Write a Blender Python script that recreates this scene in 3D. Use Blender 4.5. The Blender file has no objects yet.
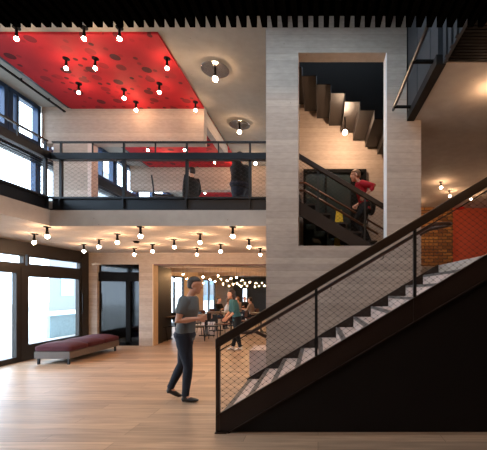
import bpy, bmesh, math, random
from mathutils import Vector, Matrix, noise
PI = math.pi
SC = bpy.context.scene
C = SC.collection
F = 345.0; CX = 318.0; CY = 292.0; CAMZ = 1.55
R_ = random.Random(7)

def P(px, py, d):                      # a point of the place, d metres in front of the viewer
    return Vector(((px-CX)*d/F, d, CAMZ-(py-CY)*d/F))

# ------------------------------------------------------------------ materials
def lin(c):
    return tuple(((v/255)/12.92 if v/255 <= .04045 else ((v/255+.055)/1.055)**2.4) for v in c) + (1,)
def new_mat(name):
    m = bpy.data.materials.new(name); m.use_nodes = True
    nt = m.node_tree; b = nt.nodes['Principled BSDF']
    return m, nt, b
def N(nt, t, **kw):
    n = nt.nodes.new(t)
    for k, v in kw.items(): setattr(n, k, v)
    return n
def math_n(nt, op, a, b=None, c=None):
    n = N(nt, 'ShaderNodeMath', operation=op)
    for i, v in enumerate((a, b, c)):
        if v is None: continue
        if isinstance(v, (int, float)): n.inputs[i].default_value = v
        else: nt.links.new(v, n.inputs[i])
    return n.outputs[0]
def mixc(nt, fac, a, b, blend='MIX'):
    n = N(nt, 'ShaderNodeMix', data_type='RGBA', blend_type=blend)
    for sock, v in ((n.inputs[0], fac), (n.inputs[6], a), (n.inputs[7], b)):
        if isinstance(v, (int, float)): sock.default_value = v
        elif isinstance(v, tuple): sock.default_value = v
        else: nt.links.new(v, sock)
    return n.outputs[2]
def plain(name, col, rough=.6, metal=0.0, var=.18, scale=9.0, spec=.5, coat=0):
    m, nt, b = new_mat(name)
    tc = N(nt, 'ShaderNodeTexCoord'); nz = N(nt, 'ShaderNodeTexNoise')
    nz.inputs['Scale'].default_value = scale; nz.inputs['Detail'].default_value = 3
    nt.links.new(tc.outputs['Object'], nz.inputs['Vector'])
    c = lin(col); dk = tuple(v*(1-var) for v in c[:3])+(1,); lt = tuple(min(1, v*(1+var)) for v in c[:3])+(1,)
    nt.links.new(mixc(nt, nz.outputs['Fac'], dk, lt), b.inputs['Base Color'])
    b.inputs['Roughness'].default_value = rough; b.inputs['Metallic'].default_value = metal
    b.inputs['Specular IOR Level'].default_value = spec
    b.inputs['Coat Weight'].default_value = coat
    return m
def concrete(name, col, boards=True, board=.105, var=.22, rough=.8):
    m, nt, b = new_mat(name)
    tc = N(nt, 'ShaderNodeTexCoord'); sp = N(nt, 'ShaderNodeSeparateXYZ')
    nt.links.new(tc.outputs['Object'], sp.inputs[0])
    nz = N(nt, 'ShaderNodeTexNoise'); nz.inputs['Scale'].default_value = 1.3; nz.inputs['Detail'].default_value = 5
    nt.links.new(tc.outputs['Object'], nz.inputs['Vector'])
    mp = N(nt, 'ShaderNodeMapping'); mp.inputs['Scale'].default_value = (9, 9, 26) if boards else (6, 6, 6)
    nt.links.new(tc.outputs['Object'], mp.inputs[0])
    g = N(nt, 'ShaderNodeTexNoise'); g.inputs['Scale'].default_value = 1.0; g.inputs['Detail'].default_value = 4
    nt.links.new(mp.outputs[0], g.inputs['Vector'])
    f = math_n(nt, 'MULTIPLY_ADD', g.outputs['Fac'], .5, math_n(nt, 'MULTIPLY', nz.outputs['Fac'], .5))
    rowline = None
    if boards:
        zz = math_n(nt, 'DIVIDE', sp.outputs[2], board)
        wn = N(nt, 'ShaderNodeTexWhiteNoise', noise_dimensions='1D')
        nt.links.new(math_n(nt, 'FLOOR', zz), wn.inputs['W'])
        f = math_n(nt, 'MULTIPLY_ADD', wn.outputs['Value'], .2, math_n(nt, 'MULTIPLY', f, .8))
        fr = math_n(nt, 'FRACT', zz)
        rowline = math_n(nt, 'LESS_THAN', fr, .07)
        # small tie holes / pores
    mr = N(nt, 'ShaderNodeMapRange'); nt.links.new(f, mr.inputs[0])
    mr.inputs[1].default_value = .3; mr.inputs[2].default_value = .7
    c = lin(col); dk = tuple(v*(1-var*1.3) for v in c[:3])+(1,); lt = tuple(min(1, v*(1+var)) for v in c[:3])+(1,)
    out = mixc(nt, mr.outputs[0], dk, lt)
    if rowline is not None:
        out = mixc(nt, math_n(nt, 'MULTIPLY', rowline, .3), out, tuple(v*.45 for v in c[:3])+(1,))
    vo = N(nt, 'ShaderNodeTexVoronoi'); vo.inputs['Scale'].default_value = 4.5
    nt.links.new(tc.outputs['Object'], vo.inputs['Vector'])
    pore = math_n(nt, 'LESS_THAN', vo.outputs['Distance'], .045)
    out = mixc(nt, math_n(nt, 'MULTIPLY', pore, .5), out, tuple(v*.35 for v in c[:3])+(1,))
    nt.links.new(out, b.inputs['Base Color'])
    bp = N(nt, 'ShaderNodeBump'); bp.inputs['Strength'].default_value = .25; bp.inputs['Distance'].default_value = .01
    nt.links.new(f, bp.inputs['Height']); nt.links.new(bp.outputs[0], b.inputs['Normal'])
    b.inputs['Roughness'].default_value = rough; b.inputs['Specular IOR Level'].default_value = .25
    return m
def emit(name, col, st):
    m = bpy.data.materials.new(name); m.use_nodes = True; nt = m.node_tree; nt.nodes.clear()
    e = N(nt, 'ShaderNodeEmission'); o = N(nt, 'ShaderNodeOutputMaterial')
    e.inputs[0].default_value = col; e.inputs[1].default_value = st
    nt.links.new(e.outputs[0], o.inputs[0]); return m
def glass(name, tint=(1,1,1,1), refl=.06, rough=0.0):
    m = bpy.data.materials.new(name); m.use_nodes = True; nt = m.node_tree; nt.nodes.clear()
    t = N(nt, 'ShaderNodeBsdfTransparent'); t.inputs[0].default_value = tint
    g = N(nt, 'ShaderNodeBsdfGlossy'); g.inputs['Roughness'].default_value = rough
    x = N(nt, 'ShaderNodeMixShader'); x.inputs[0].default_value = refl
    o = N(nt, 'ShaderNodeOutputMaterial')
    nt.links.new(t.outputs[0], x.inputs[1]); nt.links.new(g.outputs[0], x.inputs[2]); nt.links.new(x.outputs[0], o.inputs[0])
    return m

M = {}
M['conc'] = concrete('board_marked_concrete', (176, 160, 147), var=.17)
M['conc_ceil'] = concrete('smooth_concrete', (174, 162, 151), boards=False, var=.1)
M['conc_step'] = concrete('terrazzo_step', (204, 184, 174), boards=False, var=.12, rough=.55)
M['steel'] = plain('black_steel', (26, 28, 31), .45, .3)
M['window_glare_blue'] = plain('glare_blue_window_steel', (26, 52, 84), .4, .2)  # blue frame steel, made bluer to paint in the daylight glare
M['blue_steel'] = plain('blue_black_steel', (18, 24, 32), .4, .3)
M['rust'] = plain('waxed_brown_black_steel', (36, 22, 16), .5, .2, var=.4, scale=3)
M['rust2'] = plain('dark_steel_cladding', (14, 9, 8), .6, .1, var=.5, scale=2, spec=.3)
M['brown_rail'] = plain('bronze_brown_rail', (50, 38, 30), .38, .35)
M['bronze'] = plain('oiled_wood_handrail', (96, 58, 36), .4, 0)
M['wire'] = plain('dark_wire_rope', (48, 42, 38), .5, .4)
M['black'] = plain('matt_black', (7, 7, 8), .8, 0, spec=.15)
M['frame'] = plain('dark_door_frame', (40, 35, 32), .45, .2)
M['maroon'] = plain('maroon_upholstery', (70, 20, 31), .85, 0, var=.2, scale=30)
M['bench_wood'] = plain('grey_timber_bench', (98, 87, 80), .6, 0)
M['strip'] = plain('grey_nosing', (88, 82, 78), .6, 0)
M['panel'] = plain('grey_steel_panel', (60, 62, 66), .42, .4, var=.3, scale=2.5)
M['skin'] = plain('skin', (205, 150, 122), .55, 0, var=.05)
M['hair_dark'] = plain('dark_brown_hair', (48, 34, 26), .6, 0, scale=60)
M['hair_brown'] = plain('light_brown_hair', (122, 88, 60), .6, 0, scale=60)
M['hair_grey'] = plain('grey_brown_hair', (60, 52, 46), .6, 0, scale=60)
M['tee'] = plain('grey_blue_cotton', (96, 101, 102), .9, 0, var=.1)
M['navy'] = plain('navy_denim', (22, 28, 42), .85, 0, var=.2, scale=40)
M['teal'] = plain('teal_cotton', (52, 96, 98), .9, 0)
M['blackcloth'] = plain('black_cloth', (10, 10, 12), .9, 0)
M['redcloth'] = plain('red_cloth', (176, 22, 38), .85, 0, var=.1)
M['white'] = plain('white_cloth', (215, 212, 208), .8, 0, var=.05)
M['greycloth'] = plain('beige_cloth', (150, 132, 116), .85, 0)
M['leather'] = plain('brown_leather', (92, 48, 34), .5, 0)
M['table_wood'] = plain('dark_table_wood', (84, 58, 44), .45, 0)
M['shoe'] = plain('dark_shoe_leather', (28, 27, 26), .4, 0)
M['bulb'] = emit('bulb_glow', (1, .62, .36, 1), 290)
M['bulb_up'] = emit('bulb_glow_gallery', (1, .62, .36, 1), 160)
M['bulb_far'] = emit('bulb_glow_pendant', (1, .56, .25, 1), 260)
M['bulb_core'] = emit('bulb_glow_stair', (1, .68, .45, 1), 700)
M['glass'] = glass('clear_glass', (.95, .98, 1, 1))
M['shade_glass'] = glass('smoked_glass_disc', (.55, .55, .55, 1), .25, .15)
M['darkglass'] = plain('dark_blue_glass', (24, 26, 44), .12, 0, var=.05, spec=.8)
M['doorglass'] = plain('greenish_glass', (46, 54, 54), .12, 0, spec=.7)
M['painted_daylight'] = plain('painted_daylight_white', (225, 224, 222), .9, 0, var=.04)
M['pavement'] = plain('pale_paving', (190, 188, 184), .9, 0, var=.06, scale=1)
M['barrier'] = plain('pale_blue_barrier', (150, 180, 196), .5, 0)
M['yellow'] = plain('yellow_plastic', (220, 190, 40), .5, 0)
M['red_plastic'] = plain('red_plastic', (190, 20, 22), .4, 0)
M['magenta'] = plain('crimson_strip', (84, 14, 34), .6, 0)
M['leaf'] = plain('leaf_green', (70, 96, 54), .7, 0)
M['cup'] = plain('dark_cup', (40, 26, 24), .4, 0)

def mk_oak():
    m, nt, b = new_mat('oak_planks')
    tc = N(nt, 'ShaderNodeTexCoord')
    br = N(nt, 'ShaderNodeTexBrick'); br.offset = .37; br.offset_frequency = 3; br.squash = 1
    br.inputs['Scale'].default_value = 1; br.inputs['Brick Width'].default_value = 2.1; br.inputs['Row Height'].default_value = .17
    br.inputs['Mortar Size'].default_value = .0022; br.inputs['Mortar Smooth'].default_value = .3; br.inputs['Bias'].default_value = -.1
    br.inputs['Color1'].default_value = lin((166, 138, 114)); br.inputs['Color2'].default_value = lin((198, 164, 134)); br.inputs['Mortar'].default_value = lin((90, 66, 48))
    nt.links.new(tc.outputs['Object'], br.inputs['Vector'])
    mp = N(nt, 'ShaderNodeMapping'); mp.inputs['Scale'].default_value = (1.0, 14, 1); nt.links.new(tc.outputs['Object'], mp.inputs[0])
    nz = N(nt, 'ShaderNodeTexNoise'); nz.inputs['Scale'].default_value = 1.6; nz.inputs['Detail'].default_value = 6; nz.inputs['Distortion'].default_value = .6
    nt.links.new(mp.outputs[0], nz.inputs['Vector'])
    mr = N(nt, 'ShaderNodeMapRange'); nt.links.new(nz.outputs['Fac'], mr.inputs[0])
    mr.inputs[1].default_value = .3; mr.inputs[2].default_value = .7; mr.inputs[3].default_value = .72; mr.inputs[4].default_value = 1.15
    cb = N(nt, 'ShaderNodeCombineColor')
    for i in range(3): nt.links.new(mr.outputs[0], cb.inputs[i])
    nt.links.new(mixc(nt, 1.0, br.outputs['Color'], cb.outputs[0], 'MULTIPLY'), b.inputs['Base Color'])
    b.inputs['Roughness'].default_value = .42; b.inputs['Specular IOR Level'].default_value = .4
    return m
M['oak'] = mk_oak()
def mk_brick():
    m, nt, b = new_mat('yellow_brown_brick')
    tc = N(nt, 'ShaderNodeTexCoord')
    sp = N(nt, 'ShaderNodeSeparateXYZ'); cbn = N(nt, 'ShaderNodeCombineXYZ')
    nt.links.new(tc.outputs['Object'], sp.inputs[0]); nt.links.new(sp.outputs[0], cbn.inputs[0]); nt.links.new(sp.outputs[2], cbn.inputs[1])
    br = N(nt, 'ShaderNodeTexBrick'); br.inputs['Scale'].default_value = 1
    br.inputs['Brick Width'].default_value = .30; br.inputs['Row Height'].default_value = .105; br.inputs['Mortar Size'].default_value = .012
    br.inputs['Color1'].default_value = lin((176, 122, 60)); br.inputs['Color2'].default_value = lin((116, 70, 34)); br.inputs['Mortar'].default_value = lin((74, 52, 34))
    nt.links.new(cbn.outputs[0], br.inputs['Vector'])
    nt.links.new(br.outputs['Color'], b.inputs['Base Color']); b.inputs['Roughness'].default_value = .85
    return m
M['brick'] = mk_brick()
def mk_red(name, spots):
    m, nt, b = new_mat(name)
    tc = N(nt, 'ShaderNodeTexCoord')
    base = lin((206, 44, 52))
    nz = N(nt, 'ShaderNodeTexNoise'); nz.inputs['Scale'].default_value = 3 if spots else 1.5; nz.inputs['Detail'].default_value = 5
    nt.links.new(tc.outputs['Object'], nz.inputs['Vector'])
    c = mixc(nt, nz.outputs['Fac'], lin((150, 24, 34)), lin((180, 38, 46)))
    if spots:
        def dots(scale, r, keep):
            vo = N(nt, 'ShaderNodeTexVoronoi', voronoi_dimensions='2D'); vo.inputs['Scale'].default_value = scale; vo.inputs['Randomness'].default_value = .75
            nt.links.new(tc.outputs['Object'], vo.inputs['Vector'])
            sc = N(nt, 'ShaderNodeSeparateColor'); nt.links.new(vo.outputs['Color'], sc.inputs[0])
            return (math_n(nt, 'MULTIPLY', math_n(nt, 'LESS_THAN', vo.outputs['Distance'], r), math_n(nt, 'MULTIPLY', math_n(nt, 'LESS_THAN', sc.outputs[0], keep), sc.outputs[1])))
        d = math_n(nt, 'MAXIMUM', dots(2.6, .24, .75), dots(5.2, .22, .4))
        c = mixc(nt, math_n(nt, 'MULTIPLY', d, 1.0), c, lin((62, 22, 26)))
    nt.links.new(c, b.inputs['Base Color']); b.inputs['Roughness'].default_value = .75
    b.inputs['Specular IOR Level'].default_value = .2
    return m
M['red'] = mk_red('red_perforated_ceiling', True)
M['redwall'] = plain('red_orange_wall_paint', (196, 84, 56), .8, 0, var=.1, scale=2)

# ------------------------------------------------------------------ geometry helpers
class MB:
    def __init__(s): s.bm = bmesh.new()
    def box(s, x0, x1, y0, y1, z0, z1):
        v = [s.bm.verts.new((x, y, z)) for z in (z0, z1) for y in (y0, y1) for x in (x0, x1)]
        for f in ((0,2,3,1),(4,5,7,6),(0,1,5,4),(2,6,7,3),(0,4,6,2),(1,3,7,5)): s.bm.faces.new([v[i] for i in f])
        return s
    def prism(s, pts, axis, a, b):      # pts are 2-D, axis is the extrusion axis ('y': pts (x,z); 'x': (y,z); 'z': (x,y))
        def mk(p, t):
            return {'y': (p[0], t, p[1]), 'x': (t, p[0], p[1]), 'z': (p[0], p[1], t)}[axis]
        A = [s.bm.verts.new(mk(p, a)) for p in pts]; B = [s.bm.verts.new(mk(p, b)) for p in pts]
        s.bm.faces.new(A); s.bm.faces.new(B[::-1]); n = len(pts)
        for i in range(n): s.bm.faces.new((A[i], B[i], B[(i+1) % n], A[(i+1) % n]))
        return s
    def loft(s, pts, rad, seg=10, up=None, cap=True):   # rad: r or (ra, rb); ra along side vector
        pts = [Vector(p) for p in pts]; rings = []; prev = None
        for i, p in enumerate(pts):
            t = (pts[min(i+1, len(pts)-1)]-pts[max(i-1, 0)])
            if t.length < 1e-9: t = Vector((0, 0, 1))
            t.normalize()
            u = Vector(up) if up is not None else (prev if prev is not None else (Vector((0,0,1)) if abs(t.z) < .9 else Vector((1,0,0))))
            a = u-t*u.dot(t)
            if a.length < 1e-6: a = t.orthogonal()
            a.normalize(); b = t.cross(a)
            if up is None: prev = a
            r = rad[i] if isinstance(rad, (list, tuple)) and len(rad) == len(pts) and not (len(pts) == 2 and False) else rad
            ra, rb = r if isinstance(r, tuple) else (r, r)
            rings.append([s.bm.verts.new(p+a*math.cos(2*PI*k/seg)*ra+b*math.sin(2*PI*k/seg)*rb) for k in range(seg)])
        for i in range(len(rings)-1):
            for k in range(seg):
                s.bm.faces.new((rings[i][k], rings[i][(k+1) % seg], rings[i+1][(k+1) % seg], rings[i+1][k]))
        if cap: s.bm.faces.new(rings[0][::-1]); s.bm.faces.new(rings[-1])
        return s
    def tube(s, pts, r, seg=8):
        pts = [Vector(p) for p in pts]; return s.loft(pts, [r]*len(pts), seg)
    def bar(s, a, b, w, h, up=(0,0,1)):  # rectangular bar between points, h measured along up-ish
        a = Vector(a); b = Vector(b); t = (b-a).normalized(); u = Vector(up); u = (u-t*u.dot(t)).normalized(); sd = t.cross(u)
        V = []
        for p in (a, b):
            for i, j in ((-1,-1),(1,-1),(1,1),(-1,1)): V.append(s.bm.verts.new(p+sd*i*w/2+u*j*h/2))
        for f in ((0,1,2,3),(7,6,5,4),(0,4,5,1),(1,5,6,2),(2,6,7,3),(3,7,4,0)): s.bm.faces.new([V[i] for i in f])
        return s
    def sphere(s, c, r, seg=12, rings=8):
        r = r if isinstance(r, tuple) else (r, r, r)
        mt = Matrix.Translation(c) @ Matrix.Diagonal((*r, 1))
        bmesh.ops.create_uvsphere(s.bm, u_segments=seg, v_segments=rings, radius=1, matrix=mt); return s
    def lathe(s, prof, seg=16, c=(0,0,0)):
        rings = []
        for r, z in prof:
            rings.append([s.bm.verts.new((c[0]+r*math.cos(2*PI*k/seg), c[1]+r*math.sin(2*PI*k/seg), c[2]+z)) for k in range(seg)])
        for i in range(len(rings)-1):
            for k in range(seg): s.bm.faces.new((rings[i][k], rings[i][(k+1) % seg], rings[i+1][(k+1) % seg], rings[i+1][k]))
        s.bm.faces.new(rings[0][::-1]); s.bm.faces.new(rings[-1]); return s
    def build(s, name, mat, parent=None, smooth=False, bevel=0, loc=None, recalc=True):
        if recalc: bmesh.ops.recalc_face_normals(s.bm, faces=s.bm.faces)
        me = bpy.data.meshes.new(name); s.bm.to_mesh(me); s.bm.free()
        o = bpy.data.objects.new(name, me); C.objects.link(o)
        me.materials.append(M[mat] if isinstance(mat, str) else mat)
        if smooth: me.polygons.foreach_set('use_smooth', [True]*len(me.polygons))
        if bevel:
            bv = o.modifiers.new('b', 'BEVEL'); bv.width = bevel; bv.segments = 2; bv.limit_method = 'ANGLE'
        if parent: o.parent = parent
        if loc: o.location = loc
        return o
def struct(o, label=None):
    o['kind'] = 'structure'
    if label: o['label'] = label
    return o
def tag(o, label, cat, group=None):
    o['label'] = label; o['category'] = cat
    if group: o['group'] = group
    return o
def empty(name, loc=(0,0,0), rz=0):
    o = bpy.data.objects.new(name, None); C.objects.link(o); o.location = loc; o.rotation_euler = (0, 0, rz); o.empty_display_size = .1
    return o
def kids(o): return [c for c in C.objects if c.parent == o]
def copy_tree(o, parent=None):
    c = o.copy(); C.objects.link(c); c.parent = parent
    if parent is None:
        for k in ('label', 'group'):
            if k in c: del c[k]
    for ch in kids(o): copy_tree(ch, c)
    return c

# ------------------------------------------------------------------ the shell
DW = 5.52                    # front face of the tall concrete wall
ZC = 5.97                    # high ceiling
XF = -6.6                    # street facade
SX = MB
struct(MB().box(XF-.2, 6.6, -4, 27, -.2, 0).build('floor', 'oak'), 'wide oak plank floor')
# tall concrete wall with its big opening
b = MB()
X0, XL, XR, X1, XT = -.83, -.315, 1.104, 1.65, 1.42
ZB, ZT = 2.29, 5.38
b.box(X0, X1, DW, DW+.23, 0, ZB); b.box(X0, XL, DW, DW+.23, ZB, ZT); b.box(XR, X1, DW, DW+.23, ZB, 4.30); b.box(XR, XT, DW, DW+.23, 4.30, ZT)
b.box(X0, XT, DW, DW+.23, ZT, ZC); b.box(X1, 6.5, DW, DW+.23, 0, 1.84)
struct(b.build('wall_center', 'conc'), 'tall board-marked concrete wall with a large rectangular opening')
b = MB().box(-1.10, -.835, DW, DW+.5, 0, .62)
tag(b.build('plinth', 'conc_step', bevel=.008), 'low concrete upstand block at the foot of the tall wall beside the stair', 'plinth')
struct(MB().box(XR-.012, XR-.001, DW+.004, DW+.226, ZB, ZT).build('jamb_daylight_strip', 'painted_daylight'), 'added white strip imitating daylight on the right side of the wall opening')  # white strip added on the jamb in place of daylight falling on it
# stair core behind
b = MB(); b.box(X0, 2.1, 8.0, 8.2, 0, 6.6); b.box(X0, X0+.1, 5.76, 8.0, 0, 6.6)
struct(b.build('wall_core', 'conc'), 'lit concrete wall behind the rear stair')
struct(MB().box(X0-.1, 2.1, 5.76, 8.2, 6.6, 6.75).build('ceiling_core', 'black'))
struct(MB().box(1.56, 1.66, 5.76, 8.0, 4.62, 6.6).build('wall_core_right', 'black'))
# high ceiling
b = MB(); XO = XF-.25
SK = (-2.6, 1.0, 2.9, 4.6)          # unseen rooflight, added to bring daylight onto the concrete wall and steps
b.box(XO, SK[0], -4, 5.75, ZC, ZC+.2); b.box(SK[1], 6.6, -4, 5.75, ZC, ZC+.2); b.box(SK[0], SK[1], -4, SK[2], ZC, ZC+.2); b.box(SK[0], SK[1], SK[3], 5.75, ZC, ZC+.2)
b.box(XO, X0-.001, 5.75, 17, ZC, ZC+.2); b.box(X0-.001, 6.6, 8.2, 17, ZC, ZC+.2); b.box(2.1, 6.6, 5.75, 8.2, ZC, ZC+.2)
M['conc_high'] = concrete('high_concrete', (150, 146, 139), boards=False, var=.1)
struct(b.build('ceiling', 'conc_high'), 'high concrete ceiling')
sk = struct(MB().box(SK[0], SK[1], SK[2], SK[2]+.06, ZC+.2, ZC+.3).box(SK[0], SK[1], SK[3]-.06, SK[3], ZC+.2, ZC+.3).box(SK[0], SK[0]+.06, SK[2]+.06, SK[3]-.06, ZC+.2, ZC+.3).box(SK[1]-.06, SK[1], SK[2]+.06, SK[3]-.06, ZC+.2, ZC+.3).build('window_20', 'steel'))
MB().box(SK[0]+.06, SK[1]-.06, SK[2]+.06, SK[3]-.06, ZC+.24, ZC+.25).build('glass', 'glass', sk)
# red perforated panels between the downstand beams
def red_panel(y0, y1):
    r = MB().box(-5.9, -2.72, y0, y1, ZC-.045, ZC-.002).build('ceiling_panel', 'red')
    struct(r, 'red acoustic ceiling panel scattered with dark round spots')
red_panel(5.86, 8.24); red_panel(8.45, 12.1); red_panel(12.35, 16)
struct(MB().box(-5.975, -5.905, 5.0, 8.24, ZC-.03, ZC-.002).box(-5.975, -5.905, 8.45, 12.1, ZC-.03, ZC-.002).build('shadow_gap_strip', 'blue_steel'))  # dark strip stands in for the shaded recess along the red panels
# upper gallery walls / downstand beams
b = MB(); b.box(XF, -2.72, 8.24, 8.45, 5.10, ZC); b.box(-6.32, -5.49, 8.24, 8.45, 3.16, 5.10); b.box(-2.87, -2.72, 8.45, 10.4, 5.6, ZC)
struct(b.build('wall_gallery', 'conc'), 'board-marked concrete wall above the gallery opening')
struct(MB().box(-5.49, -5.40, 8.22, 8.47, 3.16, 5.09).build('trim_2', 'conc_step'))
b = MB(); b.box(XF, -1.0, 12.1, 12.35, 5.12, ZC); b.box(-2.4, -.9, 12.1, 12.35, 3.16, 5.12)
struct(b.build('wall_gallery_far', 'conc'))
b = MB(); b.box(-8.2, 6.6, 16.2, 16.4, 3.16, ZC)
struct(b.build('wall_gallery_back', 'conc'))
# gallery slabs
b = MB(); b.box(XF, X0-.002, 5.9, 16.4, 2.68, 2.95); b.box(XF, -4.58, -4, 5.9, 2.68, 2.95)
b.box(XF, X0-.002, 6.08, 16.4, 2.95, 3.16); b.box(XF, -4.76, -4, 6.08, 2.95, 3.16)
struct(b.build('gallery_slab', 'conc_ceil'), 'concrete gallery floor slab')
# lower back wall
DB = 9.9
b = MB(); b.box(XF, X0-.1, DB, DB+.3, 2.345, 2.68)
b.box(XF, -6.34, DB, DB+.3, 0, 2.345)
x0, x1 = (139-CX)*DB/F, (153.3-CX)*DB/F
b.box(x0, x1-.025, DB, DB+.3, 0, 2.345)
struct(b.build('wall_back', 'conc'), 'concrete frame of columns and beam at the back of the foyer')
struct(MB().box(-4.87, -4.77, 10.3, 10.62, 0, 2.32).box(-4.87, -4.84, 10.6, 11.4, 0, 2.32).build('trim_8', 'frame'), 'dark folded-back door frame')
struct(MB().box(x1-.025, x1, DB, DB+.3, 0, 2.345).build('trim_3', plain('pale_wood_lining', (214, 184, 146), .5)), 'pale timber lining on column edge')
struct(MB().box(x1, X0-.1, DB+.02, DB+.08, 2.322, 2.345).build('trim_4', 'magenta'), 'thin crimson strip under the concrete beam')
# dark glazed panel
g = struct(MB().box(-6.34, x0, DB+.1, DB+.13, 0, 2.345).build('window_1', glass('tinted_blue_glass', (.012, .014, .03, 1), .05, .08)), 'dark blue glass panel between the columns')
MB().box(-6.34, x0, DB+.06, DB+.1, 1.86, 2.12).box(-5.55, -5.42, DB+.06, DB+.1, 0, 1.86).box(-6.34, x0, DB+.06, DB+.1, 0, .1).build('window_frame', 'black', g)
# right-hand side
b = MB(); b.box(1.66, 6.6, 5.75, 11.6, 1.84, 1.98); b.box(1.94, 6.6, 3.80, 5.75, 1.84, 1.98)
struct(b.build('landing_slab', 'conc_ceil'), 'landing floor at the top of the flight')
struct(MB().box(1.655, 1.70, 5.76, 11.4, 1.9, 2.02).build('trim_5', 'rust'))
struct(MB().box(1.62, 4.38, 11.2, 11.6, 1.98, 4.30).build('wall_brick', 'brick'), 'yellow brown brick wall')
struct(MB().box(4.38, 6.6, 11.3, 11.6, 1.98, 4.30).build('wall_red', 'redwall'), 'red orange painted wall')
struct(MB().box(6.5, 6.6, -4, 11.6, 0, ZC).build('wall_right', 'conc'))
b = MB(); b.box(1.54, 6.5, 4.14, 5.52, 4.30, 4.6); b.box(1.655, 6.5, 5.52, 11.6, 4.30, 4.6)
struct(b.build('ceiling_right', 'conc_ceil'), 'concrete soffit over the landing')
b = MB()
b.box(1.55, 6.5, 1.6, 4.13, 4.42, 4.6)
y = 1.62
while y < 4.1: b.box(1.55, 6.5, y, y+.035, 4.30, 4.42); y += .05
M['slat'] = plain('near_black_brown_slats', (11, 6, 5), .7, 0, spec=.1)
struct(b.build('ceiling_slatted_right', 'slat'), 'dark brown slatted soffit')
# upper balcony edge (steel fascia + grey panels)
bal = empty('balcony_panel', (1.42, 4.0, 4.28)); tag(bal, 'grey steel-clad balcony side with dark brown bottom edge at upper right', 'balcony')
o = MB().box(1.42, 1.535, 4.14, 5.515, 4.28, 4.40).build('edge_beam', 'rust2'); o.parent = bal; o.matrix_parent_inverse = Matrix.Translation((-1.42, -4, -4.28))
b = MB(); b.box(1.44, 1.50, 4.14, 5.515, 4.40, 5.95); b.box(1.50, 1.535, 1.6, 4.14, 4.29, 5.95)
for k in range(16):
    yy = 1.65+k*.155
    b.box(1.475, 1.50, yy, yy+.06, 4.29, 5.95)
for yy in (4.42, 5.0): b.box(1.434, 1.44, yy, yy+.012, 4.40, 5.95)
o = b.build('cladding', 'panel'); o.parent = bal; o.matrix_parent_inverse = Matrix.Translation((-1.42, -4, -4.28))
def adopt(o, p):
    o.parent = p; o.matrix_parent_inverse = Matrix.Translation(-Vector(p.location)); return o
hr = empty('pipe_rail', (1.18, 4.3, 4.4)); tag(hr, 'slim steel rail on two short arms outside the upper balcony', 'handrail')
adopt(MB().tube([(1.18, 5.42, 4.41), (1.18, 1.8, 4.41)], .022, 10).build('rail', 'steel', smooth=True), hr)
for yy in (5.3, 4.26): adopt(MB().box(1.17, 1.425, yy-.02, yy+.02, 4.38, 4.41).build('bracket', 'black'), hr)
# black slatted ceiling over the viewer
b = MB(); DT = 3.3; p = 10.27*DT/F
b.box(-4.4, 6.5, -4, DT, 4.19, 4.26)
for k in range(-31, 26):
    xc = (254.4-CX)*DT/F+k*p
    if xc > 6: break
    b.box(xc-p*.26, xc+p*.26, -4, DT, 4.08, 4.19)
M['slat_black'] = plain('slat_black', (3, 3, 3), 1, 0, spec=0)
struct(b.build('ceiling_slats', 'slat_black'), 'black slatted ceiling seen edge on')
# wall behind viewer
b = MB(); b.box(-8.2, 6.6, -4.2, -4, 0, ZC+.2)
struct(b.build('wall_front', 'rust2'))
# restaurant shell
b = MB(); b.box(X0-.1, X0+.1, DB+.3, 27, 0, 2.68)
struct(b.build('wall_restaurant_right', 'conc'))
b = MB(); b.box(XF-.2, -5.85, 26.8, 27, 0, 2.9); b.box(-5.55, X0+.1, 26.8, 27, 0, 2.9); b.box(-5.85, -5.55, 26.8, 27, 1.8, 2.9); struct(b.build('wall_restaurant_back', plain('slate_blue_grey_wall', (84, 92, 98), .7)), 'slate grey back wall of the restaurant')
struct(MB().box(-8.2, X0+.1, 16.4, 27, 2.68, 2.9).build('ceiling_restaurant', 'conc_ceil'))
for yb in (12.4, 15.4, 19): struct(MB().box(XF, X0-.1, yb, yb+.3, 2.45, 2.68).build('ceiling_beam', 'conc'))

# ------------------------------------------------------------------ street facade (x = XF)
def facade_window(n, y0, y1, z0, z1, fr=.05, mull=(), depth=.1, mat='window_glare_blue', label=None, x=XF):
    b = MB()
    b.box(x-depth, x, y0, y0+fr, z0, z1); b.box(x-depth, x, y1-fr, y1, z0, z1)
    b.box(x-depth, x, y0+fr, y1-fr, z0, z0+fr); b.box(x-depth, x, y0+fr, y1-fr, z1-fr, z1)
    for m in mull: b.box(x-depth, x, m-.03, m+.03, z0+fr, z1-fr)
    o = struct(b.build('window_%d' % n, mat), label)
    MB().box(x-depth*.6, x-depth*.6+.012, y0+fr, y1-fr, z0+fr, z1-fr).build('glass', 'glass', o)
    return o
n = 2
# lower storey: doors and transoms
dm = 'frame'
def leaf(nm, y0, y1, z0, z1, gy0, gy1, gz0, gz1, label, handle=None):
    b = MB(); b.box(XF-.1, XF, y0, gy0, z0, z1); b.box(XF-.1, XF, gy1, y1, z0, z1); b.box(XF-.1, XF, gy0, gy1, z0, gz0); b.box(XF-.1, XF, gy0, gy1, gz1, z1)
    o = struct(b.build(nm, dm), label)
    MB().box(XF-.06, XF-.048, gy0, gy1, gz0, gz1).build('glass', 'glass', o)
    if handle:
        MB().tube([(XF+.02, handle, .95), (XF+.07, handle, .97), (XF+.07, handle, 1.5), (XF+.02, handle, 1.52)], .014).build('door_handle', 'steel', o, smooth=True)
    return o
leaf('door_1', 7.72, 9.62, 0, 2.10, 7.87, 9.53, .35, 1.90, 'glazed street door with dark frame', 9.58)
leaf('door_2', 5.3, 7.66, 0, 2.10, 5.4, 7.55, .12, 1.97, 'wide glazed sliding door at far left')
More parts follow.
